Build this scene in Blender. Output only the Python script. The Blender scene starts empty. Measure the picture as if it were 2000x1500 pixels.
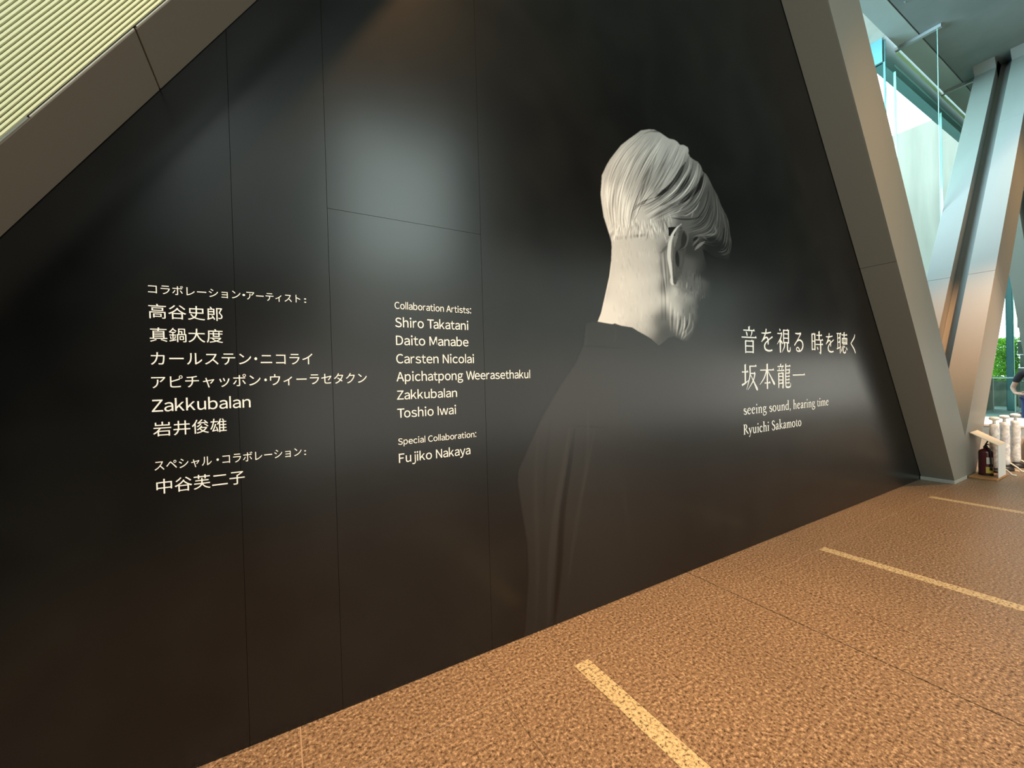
import bpy, bmesh, math, random
import numpy as np
from mathutils import Vector, Matrix
random.seed(7)
S = bpy.context.scene
COL = S.collection

# ------------------------------------------------------------------ camera
FPX = 788.08
R_ = Vector((0.8674395, -0.49678121, -0.02751629))
U_ = Vector((0.02838215, -0.00580728, 0.99958028))
F_ = Vector((0.49673249, 0.86785639, -0.00906225))
EYE = Vector((0, 0, 1.5))
cd = bpy.data.cameras.new('camera'); cam = bpy.data.objects.new('camera', cd); COL.objects.link(cam)
cd.sensor_width = 36; cd.sensor_fit = 'HORIZONTAL'; cd.lens = FPX / 2000 * 36
cd.clip_start = 0.05; cd.clip_end = 300
m = Matrix((R_, U_, -F_)).transposed().to_4x4(); m.translation = EYE
cam.matrix_world = m
S.camera = cam

# ------------------------------------------------------------------ world, light, exposure
S.view_settings.view_transform = 'Standard'; S.view_settings.look = 'None'
S.view_settings.exposure = 0; S.view_settings.gamma = 1; S.view_settings.use_curve_mapping = False
w = bpy.data.worlds.new('sky'); S.world = w; w.use_nodes = True
bg = w.node_tree.nodes['Background']
bg.inputs[0].default_value = (0.76, 0.92, 1.0, 1); bg.inputs[1].default_value = 6

def area(name, loc, aim, sx, sy, radiance, col, spread=180):
    l = bpy.data.lights.new(name, 'AREA'); l.shape = 'RECTANGLE'; l.size = sx; l.size_y = sy
    l.energy = radiance * sx * sy * math.pi; l.color = col; l.spread = math.radians(spread)
    o = bpy.data.objects.new(name, l); COL.objects.link(o); o.location = loc
    o.rotation_euler = (Vector(aim) - Vector(loc)).to_track_quat('-Z', 'Y').to_euler()
    return o
def spot(name, loc, aim, watts, col, ang=70, blend=.8, rad=.08):
    l = bpy.data.lights.new(name, 'SPOT'); l.energy = watts; l.color = col
    l.spot_size = math.radians(ang); l.spot_blend = blend; l.shadow_soft_size = rad
    o = bpy.data.objects.new(name, l); COL.objects.link(o); o.location = loc
    o.rotation_euler = (Vector(aim) - Vector(loc)).to_track_quat('-Z', 'Y').to_euler()
    return o
# assumed window light: added area lights, no windows built, shaped for the wall glare
area('assumed_window_light', (2.15, -4.0, 5.1), (2.15, 2, 5.1), 2.1, 2.6, 7.6, (.82, 1, .95))
area('assumed_window_light', (-.35, -4.0, 4.9), (-.35, 2, 4.9), 2.3, 2.6, .9, (.84, 1, .96))
area('assumed_window_light', (2.0, -4.0, 3.0), (2.0, 2, 3.0), 2.4, 1.5, 2.3, (.95, 1, .88))
area('assumed_window_light', (8.3, -4.0, 3.3), (8.3, 2, 3.3), 10, 2.2, 1.35, (.88, 1, .90))
area('assumed_window_light', (11.9, -4.0, 1.13), (11.9, 2, 1.13), 24.2, 2.1, 2.15, (1, .98, .86))
area('lettering_fill', (-2.9, -3.4, 7.7), (.2, 1.4, 1.5), 3.6, 3.0, 17, (.92, 1, .93))  # added fill that whitens the lettering, placed so the wall shows no glare
# added bluish fill as daylight on the upper sides of the right-leaning legs
area('rear_fill', (5.8, 5.6, 6.9), (10.9, 1.9, 5.6), 3.2, 2.4, 21, (.50, .80, 1), 70)
# assumed warm ceiling downlights over the floor, out of view, no fittings built
WARM = (1.0, .53, .20)
for x, y, tx, ty, p, an_ in ((1.1, .2, .9, .9, 4200, 48), (5.3, .3, 5.1, 1.1, 2500, 44), (2.6, -1.6, 2.6, -.6, 450, 50), (11.4, .3, 11.4, 1, 1800, 64)):
    spot('added_spot', (x, y, 7.7), (tx, ty, 0), p, WARM, an_, 1, .14)
# assumed warm spot on the right-leaning legs, neutral fill added for daylight on the bench
spot('added_spot', (7.5, -.9, 7.7), (9.1, 1.8, 2.1), 4200, (1, .52, .24), 24, 1, .1)
spot('added_spot', (9.2, -.8, 7.7), (9.9, 1.7, .4), 2200, (1, .98, .92), 22, 1, .1)

# ------------------------------------------------------------------ materials
def mat(name, col, rough=.6, spec=.5, metal=0):
    m = bpy.data.materials.new(name); m.use_nodes = True
    b = m.node_tree.nodes['Principled BSDF']
    b.inputs['Base Color'].default_value = (*col, 1); b.inputs['Roughness'].default_value = rough
    b.inputs['Specular IOR Level'].default_value = spec; b.inputs['Metallic'].default_value = metal
    return m
def nd(m, t, **k):
    n = m.node_tree.nodes.new(t)
    for a, v in k.items(): setattr(n, a, v)
    return n
def mottle(m, c1, c2, scale, lo=.4, hi=.6, detail=3, bump=0, mapscale=None):
    nt = m.node_tree; b = nt.nodes['Principled BSDF']
    g = nd(m, 'ShaderNodeNewGeometry'); n = nd(m, 'ShaderNodeTexNoise'); n.inputs['Scale'].default_value = scale
    n.inputs['Detail'].default_value = detail
    src = g.outputs['Position']
    if mapscale:
        mp = nd(m, 'ShaderNodeMapping'); mp.inputs['Scale'].default_value = mapscale
        nt.links.new(src, mp.inputs['Vector']); src = mp.outputs['Vector']
    nt.links.new(src, n.inputs['Vector'])
    r = nd(m, 'ShaderNodeValToRGB'); r.color_ramp.elements[0].position = lo; r.color_ramp.elements[1].position = hi
    r.color_ramp.elements[0].color = (*c1, 1); r.color_ramp.elements[1].color = (*c2, 1)
    nt.links.new(n.outputs['Fac'], r.inputs['Fac']); nt.links.new(r.outputs['Color'], b.inputs['Base Color'])
    if bump:
        bp = nd(m, 'ShaderNodeBump'); bp.inputs['Strength'].default_value = bump; bp.inputs['Distance'].default_value = .002
        nt.links.new(n.outputs['Fac'], bp.inputs['Height']); nt.links.new(bp.outputs['Normal'], b.inputs['Normal'])
    return m
M = {}
M['banner'] = mottle(mat('black_print', (.012, .012, .012), .245, .45), (.0035, .0035, .0035), (.006, .006, .0055), 2.5)
M['ink'] = mat('white_vinyl', (.87, .89, .87), .5, .3)
M['bright_vinyl'] = M['ink']
M['clad'] = mottle(mat('grey_metal_cladding', (.2, .2, .2), .42, .4), (.200, .192, .165), (.215, .207, .178), 420, .3, .7, 2, .05)
M['core'] = mat('dark_core', (.015, .012, .01), .8, .2)
M['rib'] = mat('pale_rib', (.70, .76, .51), .55, .3)
M['trim'] = mat('pale_trim', (.62, .62, .56), .5, .4)
M['plinth'] = mat('grey_plinth', (.32, .34, .31), .5, .4)
def granite(name, cs, ps, scale, rough=.42):
    m = mat(name, (.4, .3, .25), rough, .4); nt = m.node_tree; b = nt.nodes['Principled BSDF']
    g = nd(m, 'ShaderNodeNewGeometry'); v = nd(m, 'ShaderNodeTexNoise'); v.inputs['Scale'].default_value = scale; v.inputs['Detail'].default_value = 3.5
    v.inputs['Roughness'].default_value = .75
    nt.links.new(g.outputs['Position'], v.inputs['Vector'])
    r = nd(m, 'ShaderNodeValToRGB'); e = r.color_ramp.elements
    while len(e) < len(cs): e.new(.5)
    for i, (c, p) in enumerate(zip(cs, ps)): e[i].position = p; e[i].color = (*c, 1)
    nt.links.new(v.outputs['Fac'], r.inputs['Fac'])
    # large, faint tone shifts
    n2 = nd(m, 'ShaderNodeTexNoise'); n2.inputs['Scale'].default_value = 1.3; nt.links.new(g.outputs['Position'], n2.inputs['Vector'])
    mr = nd(m, 'ShaderNodeMapRange'); mr.inputs[3].default_value = .86; mr.inputs[4].default_value = 1.12
    nt.links.new(n2.outputs['Fac'], mr.inputs[0])
    mx = nd(m, 'ShaderNodeMix', data_type='RGBA', blend_type='MULTIPLY'); mx.inputs[0].default_value = 1
    nt.links.new(r.outputs['Color'], mx.inputs[6]); nt.links.new(mr.outputs[0], mx.inputs[7]); nt.links.new(mx.outputs[2], b.inputs['Base Color'])
    bp = nd(m, 'ShaderNodeBump'); bp.inputs['Strength'].default_value = .25; bp.inputs['Distance'].default_value = .0015
    nt.links.new(v.outputs['Fac'], bp.inputs['Height']); nt.links.new(bp.outputs['Normal'], b.inputs['Normal'])
    return m
M['granite'] = granite('speckled_granite', [(.04, .022, .013), (.155, .108, .070), (.23, .162, .108), (.47, .37, .26)], [.36, .45, .54, .66], 68)
M['granite_light'] = granite('pale_strip_granite', [(.06, .04, .025), (.36, .30, .18), (.52, .44, .28), (.60, .52, .35)], [.38, .45, .55, .7], 68)
M['grout'] = mat('light_grout', (.34, .26, .19), .8, .2)
M['joint'] = mat('dark_joint', (.014, .010, .007), .9, .1)
M['ceil'] = mottle(mat('grey_ceiling', (.16, .19, .17), .7, .2), (.155, .185, .165), (.185, .215, .195), 1.2)
M['ceil2'] = mat('pale_ceiling', (.34, .40, .36), .7, .2)
M['ceil3'] = mottle(mat('light_concrete_ceiling', (.6, .6, .5), .8, .2), (.60, .60, .50), (.72, .72, .62), 2)
M['hallwall'] = mat('dark_hall_wall', (.03, .028, .026), .8, .2)
M['steel'] = mat('brushed_steel', (.45, .47, .45), .35, .5, .8)
M['teal'] = mat('teal_header', (.10, .26, .26), .35, .5)
M['greenstrip'] = mat('pale_green_frame', (.62, .85, .45), .4, .5)
M['rail'] = mat('pale_teal', (.25, .5, .46), .4, .5)
M['concrete_out'] = mottle(mat('pale_concrete', (.5, .53, .5), .8, .2), (.25, .245, .215), (.32, .31, .275), .9, .3, .7, 4, 0, (3, 3, .25))
M['stone_out'] = mottle(mat('grey_stone', (.25, .28, .25), .8, .2), (.16, .20, .17), (.24, .28, .24), 3)
M['hedge'] = mottle(mat('leaves', (.1, .35, .03), .7, .2), (.12, .40, .02), (.42, .80, .08), 9, .35, .65)
M['ground_out'] = mat('paving_outside', (.16, .24, .22), .6, .3)
M['white'] = mat('white_paint', (.78, .78, .76), .45, .4)
M['ivory'] = mat('ivory_paint', (.74, .68, .56), .45, .4)
M['wood'] = mottle(mat('orange_wood', (.45, .22, .08), .5, .4), (.36, .17, .055), (.50, .26, .10), 6, .3, .7, 3, 0, (1, 1, 12))
M['red'] = mat('dark_red_paint', (.07, .008, .012), .25, .6)
M['black'] = mat('black_rubber', (.012, .012, .014), .5, .4)
M['label'] = mat('yellow_label', (.55, .42, .08), .6, .3)
M['paper'] = mat('paper_label', (.6, .58, .5), .6, .3)
M['fabric'] = mottle(mat('white_wrapping', (.7, .7, .72), .7, .2), (.58, .58, .62), (.80, .80, .76), 25)
M['skin'] = mat('skin', (.42, .26, .19), .6, .3)
M['shirt'] = mat('black_shirt', (.02, .02, .024), .8, .2)
M['jeans'] = mat('blue_jeans', (.03, .045, .12), .8, .2)
M['hair'] = mat('black_hair', (.012, .01, .01), .5, .4)
gl = bpy.data.materials.new('green_glass'); gl.use_nodes = True
nt = gl.node_tree; nt.nodes.clear()
out = nt.nodes.new('ShaderNodeOutputMaterial'); tr = nt.nodes.new('ShaderNodeBsdfTransparent'); tr.inputs[0].default_value = (.945, .988, .968, 1)
gs = nt.nodes.new('ShaderNodeBsdfGlossy'); gs.inputs['Roughness'].default_value = .02; gs.inputs['Color'].default_value = (.8, 1, .92, 1)
lw = nt.nodes.new('ShaderNodeLayerWeight'); lw.inputs[0].default_value = .5
fr = nt.nodes.new('ShaderNodeMath'); fr.operation = 'POWER'; fr.inputs[1].default_value = 12; nt.links.new(lw.outputs['Facing'], fr.inputs[0])
mx = nt.nodes.new('ShaderNodeMixShader'); nt.links.new(fr.outputs[0], mx.inputs[0]); nt.links.new(tr.outputs[0], mx.inputs[1]); nt.links.new(gs.outputs[0], mx.inputs[2])
nt.links.new(mx.outputs[0], out.inputs[0]); M['glass'] = gl
g2 = gl.copy(); g2.name = 'clear_glass'; [n for n in g2.node_tree.nodes if n.type == 'BSDF_TRANSPARENT'][0].inputs[0].default_value = (.965, .995, .985, 1); M['fin'] = g2
M['glass_edge'] = mat('glass_edge', (.28, .55, .46), .15, .8)

# ------------------------------------------------------------------ mesh helpers
def link(name, me, m, parent=None, kind=None):
    o = bpy.data.objects.new(name, me); COL.objects.link(o)
    if m is not None and not me.materials: me.materials.append(m)
    if parent is not None: o.parent = parent
    if kind: o['kind'] = kind
    return o
def tag(o, label, cat, group=None):
    o['label'] = label; o['category'] = cat
    if group: o['group'] = group
    return o
def empty(name, loc=(0, 0, 0)):
    o = bpy.data.objects.new(name, None); COL.objects.link(o); o.location = loc; o.empty_display_size = .1; return o
def fin(bm, name, m, parent=None, kind=None, smooth=False):
    bmesh.ops.recalc_face_normals(bm, faces=bm.faces)
    me = bpy.data.meshes.new(name); bm.to_mesh(me); bm.free()
    if smooth:
        for p in me.polygons: p.use_smooth = True
    return link(name, me, m, parent, kind)
def bbox(bm, x0, x1, y0, y1, z0, z1, bev=0):
    vs = [bm.verts.new(v) for v in ((x0, y0, z0), (x1, y0, z0), (x1, y1, z0), (x0, y1, z0), (x0, y0, z1), (x1, y0, z1), (x1, y1, z1), (x0, y1, z1))]
    fs = [bm.faces.new([vs[i] for i in f]) for f in ((0, 3, 2, 1), (4, 5, 6, 7), (0, 1, 5, 4), (1, 2, 6, 5), (2, 3, 7, 6), (3, 0, 4, 7))]
    if bev:
        es = list({e for f in fs for e in f.edges}); bmesh.ops.bevel(bm, geom=es, offset=bev, segments=1, affect='EDGES')
def box(name, x0, x1, y0, y1, z0, z1, m, parent=None, kind=None, bev=0):
    bm = bmesh.new(); bbox(bm, x0, x1, y0, y1, z0, z1, bev); return fin(bm, name, m, parent, kind)
def prism_xz(bm, pts, y0, y1):
    """polygon in the XZ plane given depth in Y"""
    a = [bm.verts.new((x, y0, z)) for x, z in pts]; b = [bm.verts.new((x, y1, z)) for x, z in pts]
    n = len(pts); bm.faces.new(a); bm.faces.new(b[::-1])
    for i in range(n): bm.faces.new((a[i], b[i], b[(i + 1) % n], a[(i + 1) % n]))
def prism(name, pts, y0, y1, m, parent=None, kind=None, bev=0):
    bm = bmesh.new(); prism_xz(bm, pts, y0, y1)
    if bev: bmesh.ops.bevel(bm, geom=list(bm.edges), offset=bev, segments=1, affect='EDGES')
    return fin(bm, name, m, parent, kind)
def clip(poly, a, b, c):
    """keep a*x+b*z<=c"""
    out = []
    for i in range(len(poly)):
        p, q = poly[i], poly[(i + 1) % len(poly)]
        dp, dq = a * p[0] + b * p[1] - c, a * q[0] + b * q[1] - c
        if dp <= 0: out.append(p)
        if dp * dq < 0:
            t = dp / (dp - dq); out.append((p[0] + t * (q[0] - p[0]), p[1] + t * (q[1] - p[1])))
    return out
def tube(bm, pts, r, n=8, cap=True):
    rings = []
    pts = [Vector(p) for p in pts]
    for i, p in enumerate(pts):
        d = (pts[min(i + 1, len(pts) - 1)] - pts[max(i - 1, 0)]).normalized()
        a = d.orthogonal().normalized() if i == 0 else (a - d * a.dot(d)).normalized()
        b = d.cross(a); rr = r[i] if isinstance(r, (list, tuple)) else r
        rings.append([bm.verts.new(p + (a * math.cos(t) + b * math.sin(t)) * rr) for t in [2 * math.pi * k / n for k in range(n)]])
    for q, s in zip(rings, rings[1:]):
        for k in range(n): bm.faces.new((q[k], q[(k + 1) % n], s[(k + 1) % n], s[k]))
    if cap: bm.faces.new(rings[0][::-1]); bm.faces.new(rings[-1])
def lathe(bm, prof, c=(0, 0, 0), n=20):
    rings = [[bm.verts.new((c[0] + r * math.cos(2 * math.pi * k / n), c[1] + r * math.sin(2 * math.pi * k / n), c[2] + z)) for k in range(n)] for r, z in prof]
    for q, s in zip(rings, rings[1:]):
        for k in range(n): bm.faces.new((q[k], q[(k + 1) % n], s[(k + 1) % n], s[k]))
    bm.faces.new(rings[0][::-1]); bm.faces.new(rings[-1])

YW = 2.015      # face of the black banner wall
ZC = 7.8        # ceiling height

# ------------------------------------------------------------------ floor
floor = box('floor', -8, 40, -10, 3.1, -.12, -.012, M['joint'], None, 'structure')
DX = .4192; DY = .835; T = .012
def tile_mesh(w, h, m, bev=.0012):
    bm = bmesh.new(); bbox(bm, 0, w, -h, 0, -T, 0, bev); bmesh.ops.recalc_face_normals(bm, faces=bm.faces)
    me = bpy.data.meshes.new('floor_tile'); bm.to_mesh(me); bm.free(); me.materials.append(m); return me
G = .0012
me_full = tile_mesh(DX - G, DY - G, M['granite']); me_row = tile_mesh(2.615 / 6 - G, YW + .2 - 1.68 - G, M['granite'])
me_strip = tile_mesh(.1 - G, DY - G, M['granite_light'])
nt_ = 0
def put(name, me, x, y):
    global nt_
    o = link(name, me, None, floor); o.location = (x, y, 0); nt_ += 1
for k in range(-1, 5):
    X0 = .03 + 2.615 * k
    for i in range(6): put('floor_tile', me_row, X0 + i * 2.615 / 6 + ((.007 if k == 1 else .004) if i == 0 else 0), YW + .2)
    for r in range(4):
        y = 1.68 - r * DY - .002
        for i in range(3): put('floor_tile', me_full, X0 + i * DX + ((.007 if k == 1 else .004) if i == 0 else 0), y)
        put('strip_tile', me_strip, X0 + 3 * DX, y)
        for i in range(3): put('floor_tile', me_full, X0 + 3 * DX + .1 + i * DX, y)
XR = .03 + 2.615 * 5; XL = .03 - 2.615; YB = 1.68 - 4 * DY
box('floor_slab', XR + .002, 40, -10, 3.1, -.05, 0, M['granite'], floor)
box('floor_slab', -8, XL - .002, -10, 3.1, -.05, 0, M['granite'], floor)
box('floor_slab', XL, XR, -10, YB - .002, -.05, 0, M['granite'], floor)
box('floor_slab', XL, XR, YW + .203, 3.1, -.05, 0, M['granite'], floor)
# light grout in the open joints, the movement joint by the middle strip stays dark
for k in (-1, 0, 2, 3, 4):
    box('grout_line', .03 + 2.615 * k - .0015, .03 + 2.615 * k + .0042, YB, YW + .2, -.011, -.0012, M['grout'], floor)
for r in range(4):
    box('grout_line', XL, XR, 1.68 - r * DY - .0028, 1.68 - r * DY + .0006, -.011, -.0012, M['grout'], floor)

# ------------------------------------------------------------------ slanted legs
K = 1.478
def leg(name, x0, x1, lean, y0, y1, joints, xmin=-99, xmax=99, skip_front=False, zmin=0.0, zmax=ZC):
    """box leg; x0,x1 horizontal extent at z=0; lean=+1 rises to the right; cladding split at z of the lower edge"""
    root = empty(name, ((x0 + x1) / 2, (y0 + y1) / 2, 0))
    par = Matrix.Translation(root.location).inverted()
    ux, uz = lean / math.hypot(1, K), K / math.hypot(1, K)
    full = [(x0, 0), (x1, 0), (x1 + lean * ZC / K, ZC), (x0 + lean * ZC / K, ZC)]
    def cut(poly):
        for c in ((1, 0, xmax), (-1, 0, -xmin), (0, -1, -zmin), (0, 1, zmax)):
            poly = clip(poly, *c)
            if len(poly) < 3: return None
        return poly
    lowx = x1 if lean > 0 else x0      # edge that faces downwards
    ss = [-99] + [lowx * ux + (lean * z / K) * ux + z * uz for z in joints] + [99]
    for a, b in zip(ss, ss[1:]):
        g = .0022
        poly = clip(clip(full, ux, uz, b - g), -ux, -uz, -(a + g))
        if len(poly) < 3: continue
        poly = cut(poly)
        if not poly: continue
        o = prism('cladding_panel', poly, y0, y1, M['clad'], root, bev=.0015)
        o.matrix_parent_inverse = par
    inn = .012
    core = cut([(x0 + inn * 1.3, 0), (x1 - inn * 1.3, 0), (x1 - inn * 1.3 + lean * ZC / K, ZC), (x0 + inn * 1.3 + lean * ZC / K, ZC)])
    core = clip(clip(core, 1, 0, min(xmax, 98) - inn), -1, 0, -(max(xmin, -98) + inn))
    core = clip(clip(core, 0, -1, -(zmin + .01)), 0, 1, zmax - .01)
    o = prism('core', core, y0 + inn, y1 - inn, M['core'], root); o.matrix_parent_inverse = par
    return root
def plinth(root, x0, x1, y0, y1, h):
    o = box('plinth', x0, x1, y0, y1, 0, h, M['plinth'], root, bev=.003); o.matrix_parent_inverse = Matrix.Translation(root.location).inverted()

l1 = leg('slanted_column', 7.557, 8.385, -1, 1.70, YW - .003, [2.66, 6.0], xmax=8.015, zmin=.045)
tag(l1, 'grey-clad column leaning left at the right edge of the black wall, brown underside towards the camera', 'column')
plinth(l1, 7.50, 8.02, 1.685, YW - .003, .045)
o = prism('front_panel', clip(clip([(7.557, 0), (8.385, 0), (8.385 - ZC / K, ZC), (7.557 - ZC / K, ZC)], 1, 0, 8.012), 0, -1, -.046), 1.694, 1.6995, M['clad'], l1, bev=.001)
o.matrix_parent_inverse = Matrix.Translation(l1.location).inverted()
l2 = leg('slanted_column', 7.70, 8.53, 1, 1.71, 2.0, [2.63, 5.7], xmin=8.03)
tag(l2, 'grey-clad column leaning right, rising from behind the foot of the left-leaning one, orange glow on its face', 'column')
l3 = leg('slanted_column', 7.70, 8.53, 1, 2.2, 2.5, [2.63, 5.7], xmin=8.03)
tag(l3, 'rear column of the right-leaning pair, pale blue upper side seen through the gap', 'column')
o = prism('web_panel', clip([(7.95, 0), (8.50, 0), (8.50 + ZC / K, ZC), (7.95 + ZC / K, ZC)], -1, 0, -8.04), 2.002, 2.198, M['clad'], l3)
o.matrix_parent_inverse = Matrix.Translation(l3.location).inverted()
l4 = leg('slanted_column', 7.557, 8.385, -1, 2.205, 2.5, [2.66, 6.0], xmax=8.015)
tag(l4, 'column standing behind the black wall, parallel to the left-leaning one in front', 'column')
l5 = leg('slanted_column', 18.02, 18.85, -1, 2.2, 2.5, [2.66, 6.0])
tag(l5, 'far pale column leaning left, cut by the right edge of the photo', 'column')
l6 = leg('slanted_column', 18.02, 18.85, -1, 1.70, 2.0, [2.66, 6.0])
tag(l6, 'far column leaning left, front one of the distant pair beyond the right edge', 'column')
l0 = leg('slanted_column', -2.995, -2.167, 1, 1.712, YW - .003, [2.655, 6.0])
tag(l0, 'brown-grey column leaning right across the upper left corner, faced with fine pale ribs', 'column')
P_ = lambda s, d: (-2.167 + 1 / math.hypot(1, K) * s - K / math.hypot(1, K) * d, K / math.hypot(1, K) * s + 1 / math.hypot(1, K) * d)
child0 = prism('rib_gap_shade', [P_(.6, .0045), P_(9.2, .0045), P_(9.2, .675), P_(.98, .675)], 1.7075, 1.7115, M['core'], l0); child0.matrix_parent_inverse = Matrix.Translation(l0.location).inverted()  # dark sheet that puts the shade between the ribs into colour
# fine ribbed facing on the front of the left leg
pi0 = Matrix.Translation(l0.location).inverted()
ux, uz = 1 / math.hypot(1, K), K / math.hypot(1, K)
nx, nz = -uz, ux          # across the leg, up-left
pitch = .01066
L0 = 0.05; L1 = (ZC - .02) / uz
bm = bmesh.new()
bbox(bm, 0, L1 - L0, 0, .0062, 0, .0056)
bmesh.ops.recalc_face_normals(bm, faces=bm.faces)
rib_me = bpy.data.meshes.new('rib'); bm.to_mesh(rib_me); bm.free(); rib_me.materials.append(M['rib'])
ang = -math.atan2(uz, ux)
for i in range(62):
    d = .0065 + i * pitch
    x = -2.167 + nx * d + ux * (L0 + .1 + .55 * d); z = nz * d + uz * (L0 + .1 + .55 * d)
    o = link('rib', rib_me, None, l0); o.matrix_parent_inverse = pi0
    o.rotation_euler = (0, ang, 0); o.location = (x, 1.7008, z)
    o.scale = (1 - (.25 + .55 * d) / (L1 - L0), 1, 1)
# pale edge trim, in lengths that break at the cladding joint, and a grey shim at the lower end
def trim(s0, s1, d0, d1, w0, w1, m, y=1.706):
    P = lambda s, d: (-2.167 + ux * s + nx * d, uz * s + nz * d)
    o = prism('edge_trim', [P(s0, d0), P(s1, d1), P(s1, d1 + w1), P(s0, d0 + w0)], y, 1.712, m, l0); o.matrix_parent_inverse = pi0
sj = 2.655 / uz
for a, b in ((2.78, sj - .004), (sj + .008, L1)):
    trim(a, b, .0005, .0005, .003, .003, M['trim'])
trim(L0, 2.775, .001, .001, .010, .010, M['plinth'])

# ------------------------------------------------------------------ black banner wall
def xl(z): return -2.10 + z / K          # hidden edges inside the legs
def xr(z): return 7.60 - z / K
wall = prism('wall_back', [(-3.0, 0), (7.9, 0), (xr(7.0) + 1.0, 7.0), (xr(7.0) + 1.0, ZC), (xl(7.0) - 1.0, ZC), (xl(7.0) - 1.0, 7.0)], YW + .0035, YW + .18, M['core'], None, 'structure')
VX = [-3.0, -.155, .206, .98, 8.0]
def wall_panel(x0, x1, z0, z1):
    p = [(x0, z0), (x1, z0), (x1, z1), (x0, z1)]
    p = clip(p, 1, 1 / K, 7.9); p = clip(p, -1, 1 / K, 2.6)
    if len(p) < 3: return
    prism('wall_panel', p, YW, YW + .003, M['banner'], wall, bev=.0005)
g = .0004
for a, b in zip(VX, VX[1:]):
    if a == .206:
        wall_panel(a + g, b - g, .002, 2.31 - g); wall_panel(a + g, b - g, 2.31 + g, ZC)
    else: wall_panel(a + g, b - g, .002, ZC)

# ------------------------------------------------------------------ ceiling and the rest of the hall
ceil = box('ceiling', -8, 40, -10, 2.735, ZC, ZC + .3, M['ceil'], None, 'structure')
box('ceiling_panel', -8, 40, 2.755, 3.06, ZC - .002, ZC + .3, M['ceil2'], ceil)
for x, y in ((12.05, 2.64), (9.47, 2.62)):
    box('fixing_screw', x - .01, x + .01, y - .01, y + .01, ZC - .008, ZC, M['steel'], ceil)
box('ceiling_panel', -8, 10.08, 3.065, 9, ZC + .005, ZC + .3, M['ceil3'], ceil)
box('wall_left', -8.2, -8, -10, 9, -.1, 8.1, M['hallwall'], None, 'structure')
box('wall_front', -8, 40, -10.2, -10, -.1, 8.1, M['hallwall'], None, 'structure')
box('wall_right', 40, 40.2, -10, 3.3, -.1, 8.1, M['hallwall'], None, 'structure')

# ------------------------------------------------------------------ glazing with glass fins
win = box('window_1', 10.13, 34, 3.105, 3.117, 0.05, 7.36, M['glass'], None, 'structure')
box('head_frame', 10.75, 34, 3.085, 3.12, ZC - .045, ZC - .015, M['greenstrip'], win)
box('header', 10.13, 34, 3.14, 3.30, 7.36, ZC + .2, M['teal'], win)
box('header_rail', 10.7, 34, 3.125, 3.14, 7.52, 7.54, M['rail'], win)
box('sill', 10.13, 34, 3.08, 3.16, 0, .05, M['steel'], win)
win2 = box('window_2', 10.12, 10.132, 3.12, 8.8, .05, 7.36, M['glass'], None, 'structure')
box('header', 10.08, 10.16, 3.12, 9, 7.36, ZC + .2, M['teal'], win2)
box('mullion', 10.12, 10.145, 3.09, 3.12, 0, ZC - .02, M['teal'], win2)
for k in range(8):
    x = 10.65 + 2.65 * k
    f = box('glass_fin', x - .008, x + .008, 2.52, 3.10, 1.0 if k < 1 else .02, ZC - .05, M['fin'], win)
    box('fin_edge', x - .007, x + .007, 2.512, 2.52, 1.0 if k < 1 else .02, ZC - .05, M['glass_edge'], f)
    box('fin_clamp', x - .035, x + .035, 2.46, 3.10, ZC - .06, ZC - .004, M['steel'], win)
    if k < 2: box('fin_mullion', x - .006, x + .006, 3.095, 3.13, .02, 7.36, M['glass_edge'], win)
box('wall_trim', -8, 10.08, 8.9, 9.1, -.1, 8.1, M['hallwall'], None, 'structure').name = 'wall_rear'
box('floor_2', -8, 10.12, 3.1, 9, -.1, 0, M['granite'], None, 'structure')

# ------------------------------------------------------------------ outside
g0 = box('ground', 10.13, 90, 3.3, 60, -.3, -.05, M['ground_out'], None, 'structure')
b = box('building', 20, 23, 4.15, 18, -.05, 10.2, M['concrete_out'])
tag(b, 'pale concrete building outside, seen through the green glass wall', 'building')
st = empty('stone_wall', (24, 3.5, 0)); tag(st, 'grey block wall outside the glass, far right edge', 'wall')
inv = Matrix.Translation(st.location).inverted()
for r in range(8):
    for c in range(2):
        o = box('stone_block', 24, 24.6, 3.32 + c * .2 - (.05 if r % 2 else 0), 3.505 + c * .2 - (.05 if r % 2 else 0), -.05 + r * .5, .435 + r * .5, M['stone_out'], st, bev=.008); o.matrix_parent_inverse = inv


# ------------------------------------------------------------------ lettering on the black wall
def W(px, py, Y=YW):
    """point of the photograph (2000 x 1500) that lies on the wall -> wall X, Z"""
    d = R_ * ((px - 1000) / FPX) - U_ * ((py - 750) / FPX) + F_
    t = Y / d.y
    return d.x * t, 1.5 + d.z * t
def zoomed(ox, oy, k): return lambda x, y: W(ox + x / k, oy + y / k)
YT = YW - .0012
def text_mesh(t, off=0):
    c = bpy.data.curves.new('t', 'FONT'); c.body = t; c.size = 1; c.resolution_u = 5; c.offset = off
    o = bpy.data.objects.new('t', c); COL.objects.link(o)
    dg = bpy.context.evaluated_depsgraph_get(); me = bpy.data.meshes.new_from_object(o.evaluated_get(dg))
    bpy.data.objects.remove(o); bpy.data.curves.remove(c)
    return me
def bounds(me):
    a = np.empty(len(me.vertices) * 3); me.vertices.foreach_get('co', a); a = a.reshape(-1, 3)
    return a[:, 0].min(), a[:, 0].max(), a[:, 1].min(), a[:, 1].max()
GB = {}
def glyph_b(ch):
    if ch not in GB:
        me = text_mesh(ch); GB[ch] = bounds(me); bpy.data.meshes.remove(me)
    return GB[ch]
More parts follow.
